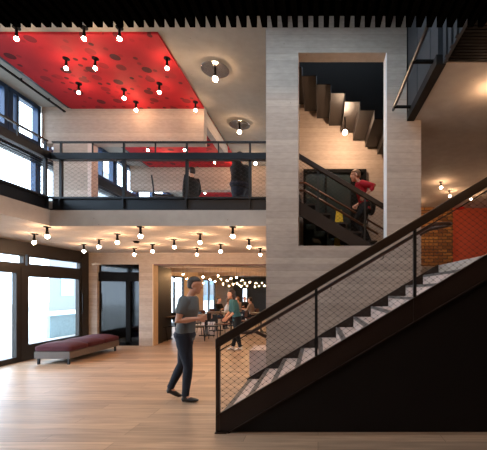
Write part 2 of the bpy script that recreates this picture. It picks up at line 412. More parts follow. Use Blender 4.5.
leaf('door_3', 2.9, 5.26, 0, 2.10, 3.0, 5.16, .12, 1.97, None)
leaf('door_4', -.6, 2.86, 0, 2.10, -.5, 2.76, .12, 1.97, None)
b = MB(); b.box(XF-.12, XF+.02, 9.62, DB, 0, 2.68); b.box(XF-.12, XF+.01, 7.66, 7.72, 0, 2.10)
b.box(XF-.15, XF, -4, DB, 2.42, 2.68); b.box(XF-.12, XF+.03, -4, 9.62, 2.40, 2.47); b.box(XF-.12, XF, -4, 9.62, 2.10, 2.15)
struct(b.build('trim_6', dm), 'dark lintel over the street doors')
for (a, c) in ((7.85, 9.62), (5.35, 7.78), (2.9, 5.28), (-.6, 2.83)):
    facade_window(n, a, c, 2.15, 2.40, .045, mat=dm, label='narrow transom window over the street doors' if a > 4 else None); n += 1
struct(MB().box(XF-.15, XF, -4, -.62, 0, 2.42).build('wall_left_front', 'conc'))
# upper storey
ups = [(-4, -1), (-.95, 2.0), (2.05, 5.0), (5.05, 7.35), (7.38, 8.22), (8.46, 9.9), (9.95, 11.2), (11.25, 12.6), (12.65, 16.2)]
for (a, c) in ups:
    mull = [a+(c-a)*t for t in ((.5,) if c-a > 1.2 else (.25,))] if c-a < 2.5 else [a+(c-a)/3, a+2*(c-a)/3]
    facade_window(n, a, c, 5.0, ZC-.02, .09, mull, .14, label='upper storey window with blue-black steel frame' if a > 4 else None); n += 1
for (a, c) in ((-4, -1), (-.95, 2.0), (2.05, 5.0), (5.05, 8.12), (8.16, 8.9), (8.95, 12.1), (12.15, 16.2)):
    facade_window(n, a, c, 3.16, 4.72, .06, (), .12, label='large lower gallery window filled with daylight' if a > 4 else None); n += 1
b = MB(); b.box(XF-.2, XF+.02, -4, 16.2, 4.76, 5.0)
for k in range(4): b.box(XF-.04, XF+.06, -4, 16.2, 4.56+k*.05, 4.575+k*.05)
struct(b.build('trim_7', 'blue_steel'), 'steel spandrel with louvre bars between the gallery windows')
# restaurant facade
b = MB(); b.box(XF-.1, XF, DB+.3, 27, 2.3, 2.9); b.box(XF-.1, XF+.02, DB+.3, 10.65, 0, 2.3); b.box(XF-.1, XF+.02, 11.75, 12.2, 0, 2.3); b.box(XF-.1, XF+.02, 10.65, 11.75, 0, .75); b.box(XF-.1, XF+.02, 10.65, 11.75, 1.95, 2.3)
for (a, c) in ((13.9, 14.9), (17.0, 19.8), (22.2, 27)): b.box(XF-.1, XF+.02, a, c, 0, 2.3)
struct(b.build('wall_restaurant_left', plain('warm_white_wall', (208, 188, 164), .8)), 'pale wall with tall windows in the restaurant')
for (a, c) in ((12.2, 13.9), (14.9, 17.0), (19.8, 22.2)):
    facade_window(n, a, c, .1, 2.3, .07, ((a+c)/2,), .1, mat=dm, label='tall restaurant window bright with daylight'); n += 1

# curtain track by the red ceiling
tr = empty('curtain_track', (-6.0, 6.5, 5.82)); tag(tr, 'black track hung on short rods beside the upper windows', 'track')
adopt(MB().box(-6.02, -5.98, 4.2, 8.18, 5.81, 5.84).build('rail', 'black'), tr)
for yy in (5.2, 6.15, 6.98, 7.7): adopt(MB().box(-6.01, -5.99, yy-.01, yy+.01, 5.84, 5.875).build('hanger', 'black'), tr)

# ------------------------------------------------------------------ front staircase
SL = .5955; RISE = .165; RUN = .277; XN = -1.10; DS = 3.79
st = empty('staircase', (-1.1, 4.6, 0)); tag(st, 'straight stair with pale stone steps and dark steel stringer rising to the right', 'staircase')
for k in range(11):
    a = XN+RUN*k; z = RISE*(k+1)
    s_ = adopt(MB().box(a+.002, a+RUN+.002-(.002), 3.835, 5.495, max(0, z-RISE-.03), z).build('step', 'conc_step'), st)
    nn = MB().box(a-.004, a+.055, 3.84, 5.47, z, z+.004).box(a-.004, a+.0015, 3.84, 5.47, z-.03, z).build('nosing', 'strip')
    nn.parent = s_
def line_z(x, x0, z0): return z0+SL*(x-x0)
# outer stringer: web with two flanges
XA, XE = -1.12, 4.2
def ztop(x): return .195+SL*(x+1.11)
def zbot(x): return SL*(x+1.0)
b = MB()
b.prism([(XA, 0), (-1.0, 0), (XE, zbot(XE)), (XE, ztop(XE)), (XA, ztop(XA))], 'y', DS+.015, DS+.03)
tf = [(XA, ztop(XA)-.012), (XE, ztop(XE)-.012), (XE, ztop(XE)), (XA, ztop(XA))]; b.prism(tf, 'y', DS, DS+.06)
b.prism([(-1.0, 0), (-.975, 0), (XE, zbot(XE)-.015+.0), (XE, zbot(XE))], 'y', DS-.01, DS+.06)
b.box(-1.13, -1.0, DS-.02, DS+.06, 0, .012)
for xx in (-.02, 1.07, 2.16, 3.25): b.prism([(xx-.02, zbot(xx-.02)), (xx+.02, zbot(xx+.02)), (xx+.02, ztop(xx+.02)), (xx-.02, ztop(xx-.02))], 'y', DS+.002, DS+.02)
adopt(b.build('stringer', 'rust'), st)
adopt(MB().prism([(-.95, 0), (4.2, 0), (4.2, zbot(4.2)-.03), (-.95, zbot(-.95)-.01)], 'y', DS+.03, DS+.045).build('side_panel', 'rust2'), st)
adopt(MB().prism([(-1.13, 0.0), (-1.13, .17), (1.92, 1.995), (1.92, 1.70), (-.9, 0.0)], 'y', 5.497, 5.515).build('skirting', 'rust'), st)

def net(b, x0, x1, zlo, zhi, y, w=.088, h=.066, r=.0014, clipfn=None, axis='x', knots=True):
    # diamond net between the curves zlo(x), zhi(x) on the plane y
    k = h/w
    def pt(x, z): return (x, y, z) if axis == 'x' else (y, x, z)
    zmin = min(zlo(x0), zlo(x1)); zmax = max(zhi(x0), zhi(x1))
    for sgn in (1, -1):
        cs = [z-sgn*k*x for x in (x0, x1) for z in (zmin, zmax)]
        i0 = math.floor(min(cs)/h); i1 = math.ceil(max(cs)/h)
        for i in range(i0, i1+1):
            c = i*h
            # line z = sgn*k*x + c ; sample for inside interval
            n_ = 240; a = None; last = None
            for j in range(n_+1):
                x = x0+(x1-x0)*j/n_; z = sgn*k*x+c
                ins = zlo(x) <= z <= zhi(x)
                if ins and a is None: a = (x, z)
                if ins: last = (x, z)
                if (not ins or j == n_) and a is not None:
                    if last != a: b.tube([pt(*a), pt(*last)], r, 4)
                    a = None
    if knots:
        for ia in range(int(math.floor(x0/(w/2))), int(math.ceil(x1/(w/2)))+1):
            x = ia*w/2
            if not x0 < x < x1: continue
            i0 = math.floor((zlo(x))/(h/2)); i1 = math.ceil(zhi(x)/(h/2))
            for j in range(i0, i1+1):
                if (ia+j) % 2: continue
                z = j*h/2
                if zlo(x) < z < zhi(x):
                    q = pt(x, z); b.box(q[0]-.005, q[0]+.005, q[1]-.004, q[1]+.004, q[2]-.004, q[2]+.004)
rl = empty('stair_railing', (-1.11, DS, .2)); tag(rl, 'dark brown stair railing with diamond wire mesh in front of the near flight', 'railing')
zr = lambda x: 1.055+SL*(x+1.11)          # top edge of rail
yr = DS+.03
for i, xx in enumerate((-1.105, -.02, 1.07, 2.16)):
    w = .022 if i == 0 else .016
    z0 = 0.19 if i == 0 else ztop(xx)
    adopt(MB().box(xx-w, xx+w, yr-.02, yr+.02, z0 if i else .012, zr(xx)-.11).build('post', 'steel' if i else 'brown_rail'), rl)
b = MB(); xs = -1.13
b.prism([(xs, zr(xs)-.125), (XE, zr(XE)-.115), (XE, zr(XE)), (xs, zr(xs)-.01), ], 'y', yr-.035, yr+.035)
adopt(b.build('top_rail', 'brown_rail', bevel=.01), rl)
adopt(MB().prism([(xs+.03, zr(xs)-.160), (XE, zr(XE)-.160), (XE, zr(XE)-.145), (xs+.03, zr(xs)-.145)], 'y', yr-.01, yr+.01).build('lower_bar', 'steel'), rl)
b = MB(); net(b, -1.09, 2.16, lambda x: ztop(x)+.01, lambda x: zr(x)-.155, yr)
adopt(b.build('wire_mesh', 'wire', recalc=False), rl)
# wall handrail
wh = empty('wall_handrail', (-.8, 5.3, 1.0)); tag(wh, 'round brown timber handrail with looped ends along the concrete wall', 'handrail')
q = [(-.83, 5.5, .84), (-.98, 5.42, .93), (-1.15, 5.40, .93), (-1.19, 5.36, .93), (-1.19, 5.31, .93), (-1.15, 5.28, .93), (-1.02, 5.27, .935), (-.86, 5.27, 1.03)]
xe = 1.72; q += [(xe, 5.27, 1.03+SL*(xe+.86)), (xe+.08, 5.27, 1.055+SL*(xe+.86)), (xe+.27, 5.27, 1.06+SL*(xe+.86)), (xe+.32, 5.30, 1.06+SL*(xe+.86)), (xe+.32, 5.4, 1.06+SL*(xe+.86)), (xe+.27, 5.44, 1.05+SL*(xe+.86)), (xe+.03, 5.44, 1.0+SL*(xe+.86)), (xe-.1, 5.5, .93+SL*(xe+.86))]
M['bronze_dark'] = plain('dark_oiled_wood', (62, 36, 24), .4)
adopt(MB().tube(q, .029, 10).build('rail', 'bronze_dark', smooth=True), wh)
for xx in (-.6, .2, 1.0):
    z = 1.03+SL*(xx+.86); adopt(MB().tube([(xx, 5.27, z-.02), (xx, 5.30, z-.07), (xx, 5.515, z-.07)], .008, 6).build('bracket', 'steel', smooth=True), wh)

# ------------------------------------------------------------------ gallery edge: beam, posts, rails, mesh
def gallery(axis, a0, a1, c, posts, label_beam, label_rail):
    # along x at y=c (axis 'x') or along y at x=c (axis 'y'); inner side away from void
    def bx(b, u0, u1, v0, v1, z0, z1):
        if axis == 'x': b.box(u0, u1, c+v0, c+v1, z0, z1)
        else: b.box(c-v1, c-v0, u0, u1, z0, z1)
    be = MB(); bx(be, a0, a1, 0, .17, 2.955, 2.975); bx(be, a0, a1, 0, .17, 3.15, 3.18); bx(be, a0, a1, .05, .07, 2.975, 3.15)
    for p_ in posts: bx(be, p_-.012, p_+.012, 0, .05, 2.975, 3.15)
    o = be.build('steel_beam', 'blue_steel'); tag(o, label_beam, 'beam')
    r = empty('gallery_railing', (a0, c, 3.18) if axis == 'x' else (c, a0, 3.18)); tag(r, label_rail, 'railing')
    for i, p_ in enumerate(posts):
        b = MB(); w = .022
        bx(b, p_-w, p_+w, .03, .08, 3.18, 3.82); bx(b, p_-.014, p_+.014, .035, .065, 3.935, 4.12); adopt(b.build('post', 'steel'), r)
    half = [(posts[i]+posts[i+1])/2 for i in range(len(posts)-1)]
    for p_ in half:
        b = MB(); bx(b, p_-.009, p_+.009, .04, .06, 3.935, 4.12); adopt(b.build('baluster', 'steel'), r)
    b = MB(); bx(b, a0, a1, .0, .10, 3.82, 3.935); adopt(b.build('middle_rail', 'blue_steel'), r)
    b = MB(); bx(b, a0, a1, .03, .07, 4.12, 4.145); adopt(b.build('top_rail', 'steel'), r)
    b = MB(); cc = c+.05 if axis == 'x' else c-.05
    net(b, a0, a1, lambda x: 3.18, lambda x: 3.82, cc, axis=axis, r=.0015, knots=False, w=.11, h=.07); adopt(b.build('wire_mesh', 'wire', recalc=False), r)
s_g = 5.9/F
gallery('x', -4.58, X0, 5.9, [-4.43, -3.345, -2.26, -1.17], 'blue-black steel beam along the front edge of the gallery', 'dark gallery railing with wire mesh facing the foyer')
gallery('y', -3.5, 5.9, -4.58, [5.86-1.085*k for k in range(9)][::-1], 'dark steel beam along the left side gallery edge', 'dark railing with wire mesh on the left side gallery')

# ------------------------------------------------------------------ rear flight (seen through the opening), descending to the right
rf = empty('staircase', (0, 6.16, 2.9)); tag(rf, 'dark steel stair seen through the wall opening, descending to the right', 'staircase')
NZ = lambda x: 2.90-SL*x
x = 1.62; z = 1.98; k = 0
while x > -.55:
    z += RISE; a = x-RUN
    s_ = adopt(MB().box(a, x, 6.19, 7.9, z-.03, z).box(x-.012, x, 6.19, 7.9, z-RISE, z-.03).build('step', 'rust'), rf)
    x = a
zt = lambda x: 2.97-SL*x
adopt(MB().prism([(-.75, zt(-.75)), (1.7, zt(1.7)), (1.7, zt(1.7)-.25), (-.75, zt(-.75)-.25)], 'y', 6.14, 6.165).prism([(-.75, zt(-.75)-.24), (1.7, zt(1.7)-.24), (1.7, zt(1.7)-.255), (-.75, zt(-.75)-.255)], 'y', 6.11, 6.19).build('stringer', 'rust'), rf)
rr = empty('stair_railing', (0, 6.16, 2.97)); tag(rr, 'dark railing with wire mesh on the stair inside the wall opening', 'railing')
zq = lambda x: 3.80-SL*x+.02
adopt(MB().prism([(-.75, zq(-.75)), (1.7, zq(1.7)), (1.7, zq(1.7)-.10), (-.75, zq(-.75)-.10)], 'y', 6.13, 6.19).build('top_rail', 'brown_rail', bevel=.008), rr)
for px in (318, 365):
    xx = (px-CX)*6.16/F
    adopt(MB().box(xx-.014, xx+.014, 6.15, 6.18, zt(xx), zq(xx)-.1).build('post', 'steel'), rr)
b = MB(); net(b, -.7, 1.65, lambda x: zt(x), lambda x: zq(x)-.1, 6.165, knots=False, r=.0018); adopt(b.build('wire_mesh', 'wire', recalc=False), rr)
for (dd, pa, pb, lab) in ((6.32, (304.8, 190.5), (378, 234), 'lower timber handrail on the stair inside the opening'), (7.8, (304.8, 182.8), (384, 229.5), 'upper timber handrail fixed to the wall behind the rear stair')):
    A = P(*pa, dd); B = P(*pb, dd); h_ = empty('wall_handrail', A); tag(h_, lab, 'handrail')
    adopt(MB().tube([A+Vector((-.3, 0, .0)), A, B], .023, 8).build('rail', 'bronze', smooth=True), h_)
    for t in (.2, .8):
        c_ = A.lerp(B, t); y2 = 6.19 if dd < 7 else 7.995
        adopt(MB().tube([c_, (c_.x, y2, c_.z-.04)], .008, 6).build('bracket', 'steel'), h_)
# gallery-level landing of the core
# glazed door behind rear stair
A = P(303.5, 170, 7.97); B = P(366, 246, 7.97)
d = MB()
d.box(A.x, A.x+.06, 7.9, 7.99, 2.0, A.z); d.box(B.x-.06, B.x, 7.9, 7.99, 2.0, A.z); d.box(A.x+.06, B.x-.06, 7.9, 7.99, A.z-.08, A.z)
d.box(.16, .2, 7.92, 7.99, 2.0, A.z-.08); d.box(.75, .82, 7.92, 7.99, 2.0, A.z-.08); d.box(.82, B.x-.06, 7.96, 7.99, 2.0, A.z-.08)
o = struct(d.build('door_5', 'black'), 'dark framed glazed doors behind the rear stair')
MB().box(A.x+.06, .82, 7.955, 7.965, 2.0, A.z-.08).build('glass', 'doorglass', o)
tag(MB().prism([(0.36, 2.0), (.60, 2.0), (.585, 3.06), (.54, 3.42), (.42, 3.42), (.375, 3.06)], 'y', 7.85, 7.90).build('floor_sign', 'yellow'), 'yellow board leaning against the dark glazed doors behind the rear stair', 'sign')

M['fold'] = plain('dark_folded_steel', (17, 11, 8), .5, .1, var=.3)
# upper flight: folded steel soffit
uf = empty('staircase', (.4, 6.6, 5.3)); tag(uf, 'dark folded steel stair overhead inside the opening, seen from below', 'staircase')
prof = []
for k in range(-2, 8):
    a = -.30+RUN*(k); z = 5.69-RISE*k
    adopt(MB().box(a, a+RUN, 6.62, 7.9, z, z+.03).box(a+RUN-.008, a+RUN, 6.62, 7.9, z-RISE, z).build('step', M['fold']), uf)
    prof += [(a, z-.004), (a+RUN, z-.004)]
adopt(MB().prism(prof+[(prof[-1][0], 6.55), (prof[0][0], 6.55)], 'y', 6.595, 6.615).build('parapet_panel', 'black'), uf)
b = MB()
for k in range(-2, 8):
    a = -.30+RUN*k; z = 5.69-RISE*k
    b.box(a+RUN-.006, a+RUN+.002, 6.60, 7.9, z-RISE-.004, z)
adopt(b.build('riser_edge', 'panel'), uf)

# ------------------------------------------------------------------ ceiling lamps
def lamp(name, kind='bulb', drop=.06, r=.034, rose=.06, disc=False):
    e = empty(name)
    MB().lathe([(rose, 0), (rose, -.012), (.02, -.016), (.02, -drop-.03), (.026, -drop-.03), (.026, -drop-.075), (.018, -drop-.08)], 14).build('socket', 'black', e)
    MB().sphere((0, 0, -drop-.075-r), r, 12, 8).build('bulb', kind, e, smooth=True)
    if disc: MB().lathe([(.265, -.04), (.27, -.045), (.265, -.05), (.03, -.05)], 28).build('shade_disc', 'shade_glass', e)
    return e
ORD = ['first', 'second', 'third', 'fourth', 'fifth', 'sixth', 'seventh']
low = lamp('ceiling_lamp', 'bulb'); used = False
rows = [(237, [47.2, 140.5, 232.8]), (243, [34.3, 117.3, 200]), (247.5, [99, 174.2, 249]), (251.8, [83.8, 152.5, 220.7]), (255, [134.2, 197, 260.3])]
rn = ['nearest', 'second nearest', 'middle', 'second farthest', 'farthest']
for ri, (yy, xs_) in enumerate(rows):
    d_ = (2.68-.06-.075-.043-CAMZ)*F/(CY-yy)
    for xi, px in enumerate(xs_):
        o = low if not used else copy_tree(low); used = True
        o.location = ((px-CX)*d_/F, d_, 2.68)
        tag(o, 'bare glowing bulb on the lower ceiling, %s from the left in the %s row' % (ORD[xi], rn[ri]), 'ceiling lamp', 'bare bulbs on the foyer ceiling')
up = lamp('ceiling_lamp', 'bulb_up', drop=.08, r=.034); used = False
rows = [(39.5, [16.5, 84, 119.5]), (69, [66.2, 95.3, 167]), (93, [78.7, 159.4]), (98.7, [124]), (110.6, [136, 195.5])]
ups_l = ['front', 'second', 'third', 'fourth', 'rear']
for ri, (yy, xs_) in enumerate(rows):
    zt_ = ZC-.045; d_ = (zt_-.2-CAMZ)*F/(CY-yy)
    for xi, px in enumerate(xs_):
        o = up if not used else copy_tree(up); used = True
        o.location = ((px-CX)*d_/F, d_, zt_)
        if len(xs_) == 1: lb = 'bare glowing bulb standing alone in the fourth row of the red ceiling'
        else: lb = 'bare glowing bulb on the red ceiling, %s from the left in the %s row' % (ORD[xi], ups_l[ri])
        tag(o, lb, 'ceiling lamp', 'bare bulbs on the red ceiling')
for (px, yy, lb) in ((147.7, 150.7, 'small bulb on the far red panel, left one just above the middle rail'), (184.7, 150.7, 'small bulb on the far red panel, right one just above the middle rail'), (167.7, 160, 'small bulb on the far red panel, left of the two below the middle rail'), (214.6, 163, 'small bulb on the far red panel, right of the two below the middle rail'), (233, 168, 'small bulb at the right end of the far red panel beside the tall coat'), (205, 193.5, 'small bulb low over the gallery beam, between the two dark figures')):
    o = copy_tree(up); zt_ = ZC-.045; d_ = (zt_-.2-CAMZ)*F/(CY-yy); o.location = ((px-CX)*d_/F, d_, zt_)
    if px == 233: o.location.z = ZC
    tag(o, lb, 'ceiling lamp', 'bulbs on the far red panel')
dl = lamp('disc_lamp', 'bulb_up', drop=.10, r=.05, disc=True); used = False
for (px, yy, lb) in ((215.2, 79, 'disc-shaded bulb on the high grey ceiling, nearer and larger one'), (239.5, 132, 'disc-shaded bulb on the high grey ceiling, farther one above the gallery rail'), (255.5, 163.5, 'disc-shaded bulb seen through the gallery mesh next to the concrete wall')):
    o = dl if not used else copy_tree(dl); used = True
    d_ = (ZC-.225-CAMZ)*F/(CY-yy); o.location = ((px-CX)*d_/F, d_, ZC); tag(o, lb, 'ceiling lamp', 'disc lamps on the high ceiling')
for (px, yy, lb) in ((441, 189, 'bare bulb on the landing ceiling above the brick wall, nearer one'), (450, 197.3, 'bare bulb on the landing ceiling half hidden by the stair rail'), (492, 100, 'bare bulb on the landing ceiling just outside the right edge'), (414, 207.3, 'bare bulb on the landing ceiling beside the concrete pier'), (471, 200.5, 'bare bulb close to the red wall behind the stair rail'), (510, 180, 'bare bulb on the landing ceiling out of frame right')):
    o = copy_tree(low); d_ = (4.30-.178-CAMZ)*F/(CY-yy); o.location = ((px-CX)*d_/F, d_, 4.30); o.scale = (.85, .85, .85); tag(o, lb, 'ceiling lamp', 'bulbs over the landing')
LB = ['left', 'middle left', 'middle', 'middle right', 'right']
for yy, rw in ((2.4, 'single'),):  # out-of-view bulbs added to warm the lower wall and the steps
    for xi, xx in enumerate((-3.0, -1.7, -.4, .9, 2.2)):
        o = copy_tree(low); o.location = (xx, yy, 4.08); o.scale = (1.5, 1.5, 1.5)
        tag(o, 'added unseen bulb under the black slatted ceiling above the viewer, %s one of the row' % LB[xi], 'ceiling lamp', 'added bulbs under the slatted ceiling')
# lamp under the upper flight
cl = empty('pendant_lamp', P(345, 116, 7.2)); 
zz = P(345, 116, 7.2).z; bz = P(345, 132.5, 7.2).z
MB().lathe([(.05, .03), (.05, 0), (.014, -.02), (.014, bz-zz+.09), (.024, bz-zz+.08), (.024, bz-zz+.04)], 12).build('socket', 'black', cl)
MB().sphere((0, 0, bz-zz), .05, 12, 8).build('bulb', 'bulb_core', cl, smooth=True)
tag(cl, 'glowing bulb hanging beneath the folded steel stair', 'lamp')
# smoke detector
dd = (2.64-CAMZ)*F/(CY-243); tag(MB().lathe([(.06, 0), (.065, -.02), (.04, -.045)], 14).build('smoke_detector', 'black', loc=((136.4-CX)*dd/F, dd, 2.68)), 'small dark round detector on the lower ceiling among the bulbs', 'detector')
# wall spotlight
tag(MB().box(-6.30, -6.22, 9.74, 9.9, 2.33, 2.37).tube([(-6.26, 9.74, 2.35), (-6.33, 9.66, 2.32)], .03, 8).build('spotlight', 'white'), 'small white spotlight on the beam at the corner by the street door', 'spotlight')
# fire alarm box on red wall
A = P(461, 203, 11.2); tag(MB().box(A.x-.09, A.x+.09, 11.12, 11.3, A.z-.2, A.z+.12).build('alarm_box', 'red_plastic', bevel=.01), 'small red box high on the red wall just under the stair rail', 'alarm box')

# restaurant pendants
pend = [(183, 274.5, 12), (187, 279, 13.5), (167, 277, 12.5), (174, 280, 13.5), (203, 277, 13), (203.5, 283, 16), (218, 276, 13), (215, 281.5, 15), (231, 278.5, 14), (242, 280, 15), (227, 281, 15.5), (233, 284, 17.5), (223, 284, 17), (237, 283, 16.5), (250, 282, 17), (256, 283, 17.5), (262, 283, 18), (255, 287, 19.5), (247, 286, 19), (264.5, 286, 19), (229, 286, 19.5), (241, 286.5, 20), (236.5, 277.5, 14.5), (210, 279.5, 14.5), (221, 279, 14.2), (245, 283, 17.6), (259, 286, 19), (239, 285, 18.5)]
pp = None
for (px, py, d_) in pend:
    v = P(px, py, d_); L = 2.45-v.z
    e = empty('pendant_lamp', (v.x, v.y, v.z))
    MB().lathe([(.004, 2.68-v.z), (.004, .09), (.02, .085), (.02, .035), (.012, .03)], 8).build('cord', 'black', e)
    MB().sphere((0, 0, 0), .027, 10, 7).build('bulb', 'bulb_far', e, smooth=True)
    tag(e, 'small glowing pendant bulb on a thin cord in the cluster over the restaurant tables', 'pendant lamp', 'pendant bulbs over the restaurant')
o = copy_tree(low); d_ = 11.0; v = P(262, 266.5, d_); o.location = (v.x, v.y, 2.68); o.scale = (1, 1, 1)
tag(o, 'bare bulb at the restaurant entrance beside the tall concrete wall', 'ceiling lamp')

# ------------------------------------------------------------------ bench
bn = empty('bench', (-5.66, 8.3, 0)); tag(bn, 'long low bench with maroon cushions along the glazed street front', 'bench')
bx0, bx1, by0, by1 = -.39, .37, -.95, .88
MB().box(bx0, bx1, by0, by1, .125, .275).build('frame', 'bench_wood', bn, bevel=.006)
for k in range(3):
    a = by0+(by1-by0)*k/3; c_ = by0+(by1-by0)*(k+1)/3
    bm_ = MB(); bm_.box(bx0-.005, bx1+.01, a+.004, c_-.004, .277, .435)
    bmesh.ops.subdivide_edges(bm_.bm, edges=bm_.bm.edges[:], cuts=5, use_grid_fill=True)
    for v in bm_.bm.verts:
        u = (v.co.x-bx0)/(bx1-bx0)*2-1; w = (v.co.y-a)/(c_-a)*2-1
        if v.co.z > .4: v.co.z += .03*(1-u*u)*(1-w*w)-.045*max(abs(u)**6, abs(w)**6)
        else:
            v.co.x += .012*math.copysign(1, u)*(abs(u) > .95)
    o = bm_.build('cushion', 'maroon', bn, smooth=True); sm = o.modifiers.new('s', 'SUBSURF'); sm.levels = 1; sm.render_levels = 1
for xx in (bx0+.07, bx1-.05):
    for yy in (by0+.04, by1-.1): MB().box(xx-.02, xx+.02, yy-.02, yy+.02, 0, .125).build('leg', 'steel', bn)

# ------------------------------------------------------------------ figures
def evaluated(bm, voxel, name, mat, parent, smooth_it=2):
    me = bpy.data.meshes.new(name); bmesh.ops.recalc_face_normals(bm, faces=bm.faces); bm.to_mesh(me); bm.free()
    o = bpy.data.objects.new(name, me); C.objects.link(o)
    r = o.modifiers.new('r', 'REMESH'); r.mode = 'VOXEL'; r.voxel_size = voxel; r.use_smooth_shade = True
    s = o.modifiers.new('s', 'SMOOTH'); s.factor = .5; s.iterations = smooth_it
    dg = bpy.context.evaluated_depsgraph_get(); me2 = bpy.data.meshes.new_from_object(o.evaluated_get(dg))
    bpy.data.objects.remove(o); bpy.data.meshes.remove(me)
    me2.name = name; me2.materials.clear(); me2.materials.append(M[mat]); me2.polygons.foreach_set('use_smooth', [True]*len(me2.polygons))
    o = bpy.data.objects.new(name, me2); C.objects.link(o); o.parent = parent
    return o
V = Vector
def person(label, loc, rz, J, top='tee', legs='navy', hair='hair_dark', shoe='shoe', sleeves=.5, voxel=.011, long_hair=False, fat=1.0, bag=False, fingers=True, skirt=False, group=None):
    """J: joints in local space (x forward, y left, z up)"""
    e = empty('person', loc, rz); tag(e, label, 'person', group)
    coat = 'coat' in J; ch = 1
    J = {k: V(v) for k, v in J.items() if k != 'coat'}
    pel, chs, nck, hd = J['pelvis'], J['chest'], J['neck'], J['head']
    wst = pel.lerp(chs, .42)
    def torso(b, g, lo=0.0):
        pts = [pel+V((0, 0, -.08+lo)), pel, wst, chs.lerp(wst, .35), chs, nck-V((0, 0, .045)), nck]
        rr = [(.095*fat+g, .145*fat+g), (.108*fat+g, .16*fat+g), (.092*fat+g, .13*fat+g), (.105*fat+g, .15*fat+g), (.11*fat+g, .165*fat+g), (.075+g, .10+g), (.05+g, .055+g)]
        b.loft(pts, rr, 16, up=(1, 0, 0))
    def arm(b, sd, g, t=1.0):
        s_, el, wr = J['sh'+sd], J['el'+sd], J['wr'+sd]
        root = chs.lerp(nck, .45)
        pts = [root, s_]; rad = [.05+g, .058*fat+g]
        if t <= .5:
            f = t/.5; m_ = s_.lerp(el, f); pts += [s_.lerp(el, f*.5), m_]; rad += [.052*fat+g, .047*fat+g*1.4]
        else:
            f = (t-.5)/.5
            pts += [s_.lerp(el, .5), el, el.lerp(wr, .4*f), el.lerp(wr, f)]; rad += [.048*fat+g, .041*fat+g, .037*fat+g, .026+g]
        b.loft(pts, rad, 12)
    def leg(b, sd, g, full=True):
        hp, kn, an = J['hp'+sd], J['kn'+sd], J['an'+sd]
        b.loft([hp+V((0, 0, .04)), hp.lerp(kn, .25), hp.lerp(kn, .6), kn, kn.lerp(an, .35), kn.lerp(an, .8), an], [.085*fat+g, .088*fat+g, .068*fat+g, .054+g, .056+g, .038+g*1.3, .036+g*1.5], 14)
    # body
    b = MB(); torso(b, 0)
    look = J.get('look', V((1, 0, 0))).normalized(); side = V((0, 0, 1)).cross(look).normalized(); upv = look.cross(side)
    b.loft([nck-V((0, 0, .05)), nck+V((0, 0, .02)), hd+V((0, 0, -.05))-look*.015], [.062, .052, .05], 12)
    R3 = Matrix((look, side, upv)).transposed()
    def hp_(x, y, z): return hd+R3 @ V((x, y, z))
    def ell(c, r):
        bmesh.ops.create_uvsphere(b.bm, u_segments=16, v_segments=12, radius=1, matrix=Matrix.Translation(c) @ R3.to_4x4() @ Matrix.Diagonal((*r, 1)))
    ell(hp_(-.012, 0, .03), (.092, .075, .088)); ell(hp_(.018, 0, -.035), (.066, .058, .075)); ell(hp_(.055, 0, -.088), (.03, .03, .024))
    b.loft([hp_(.075, 0, .025), hp_(.098, 0, -.012), hp_(.085, 0, -.03)], [.009, .015, .012], 8)
    ell(hp_(.075, 0, -.058), (.014, .024, .010)); ell(hp_(.073, 0, .034), (.014, .045, .010))
    for s_ in (-1, 1): ell(hp_(-.005, s_*.076, -.008), (.018, .010, .032))
    for sd in 'LR':
        arm(b, sd, 0); leg(b, sd, 0)
        wr = J['wr'+sd]; el = J['el'+sd]; dr = (wr-el).normalized(); hd_ = J.get('hand'+sd)
        if hd_: dr = V(hd_).normalized()
        pn = J.get('palm'+sd, V((0, 1 if sd == 'R' else -1, 0))); pn = (pn-dr*pn.dot(dr)).normalized(); sv = dr.cross(pn)
        c1 = wr+dr*.085
        b.loft([wr-dr*.01, wr+dr*.03, c1], [(.02, .024), (.017, .036), (.013, .040)], 10, up=tuple(pn))
        if fingers:
            for i, (o_, ln) in enumerate(((-.030, .07), (-.010, .08), (.011, .075), (.030, .058))):
                p0 = c1+sv*o_-dr*.01; p1 = p0+dr*ln*.5+pn*ln*.15; p2 = p1+(dr*.5+pn*.8)*ln*.42; p3 = p2+(pn*.9-dr*.15)*ln*.3
                b.loft([p0, p1, p2, p3], [.0095, .009, .0085, .0075], 8)
            t0 = wr+dr*.03-sv*.03; t1 = t0+dr*.035-sv*.025+pn*.012; t2 = t1+dr*.03+pn*.018
            b.loft([t0, t1, t2], [.013, .011, .009], 8)
        # foot inside shoe
        an = J['an'+sd]; to = J['to'+sd]
        b.loft([an, an.lerp(to, .5)-V((0, 0, .02)), to], [.035, .03, .022], 10)
    evaluated(b.bm, voxel*.7 if fingers else voxel, 'body', 'skin', e, 1)
    # clothes
    b = MB(); torso(b, .014)
    for sd in 'LR': arm(b, sd, .013, sleeves)
    if coat:
        b.loft([wst, pel, pel-V((0, 0, .25)), pel-V((0, 0, .45))], [(.125, .17), (.14, .19), (.15, .2), (.16, .21)], 16, up=(1, 0, 0))
    evaluated(b.bm, voxel, 'top', top, e)
    b = MB(); b.loft([pel+V((0, 0, .06)), pel, pel-V((0, 0, .10))], [(.108*fat+.012, .148*fat+.012), (.118*fat+.012, .165*fat+.014), (.09*fat, .14*fat)], 16, up=(1, 0, 0))
    for sd in 'LR': leg(b, sd, .011)
    evaluated(b.bm, voxel, 'trousers', legs, e)
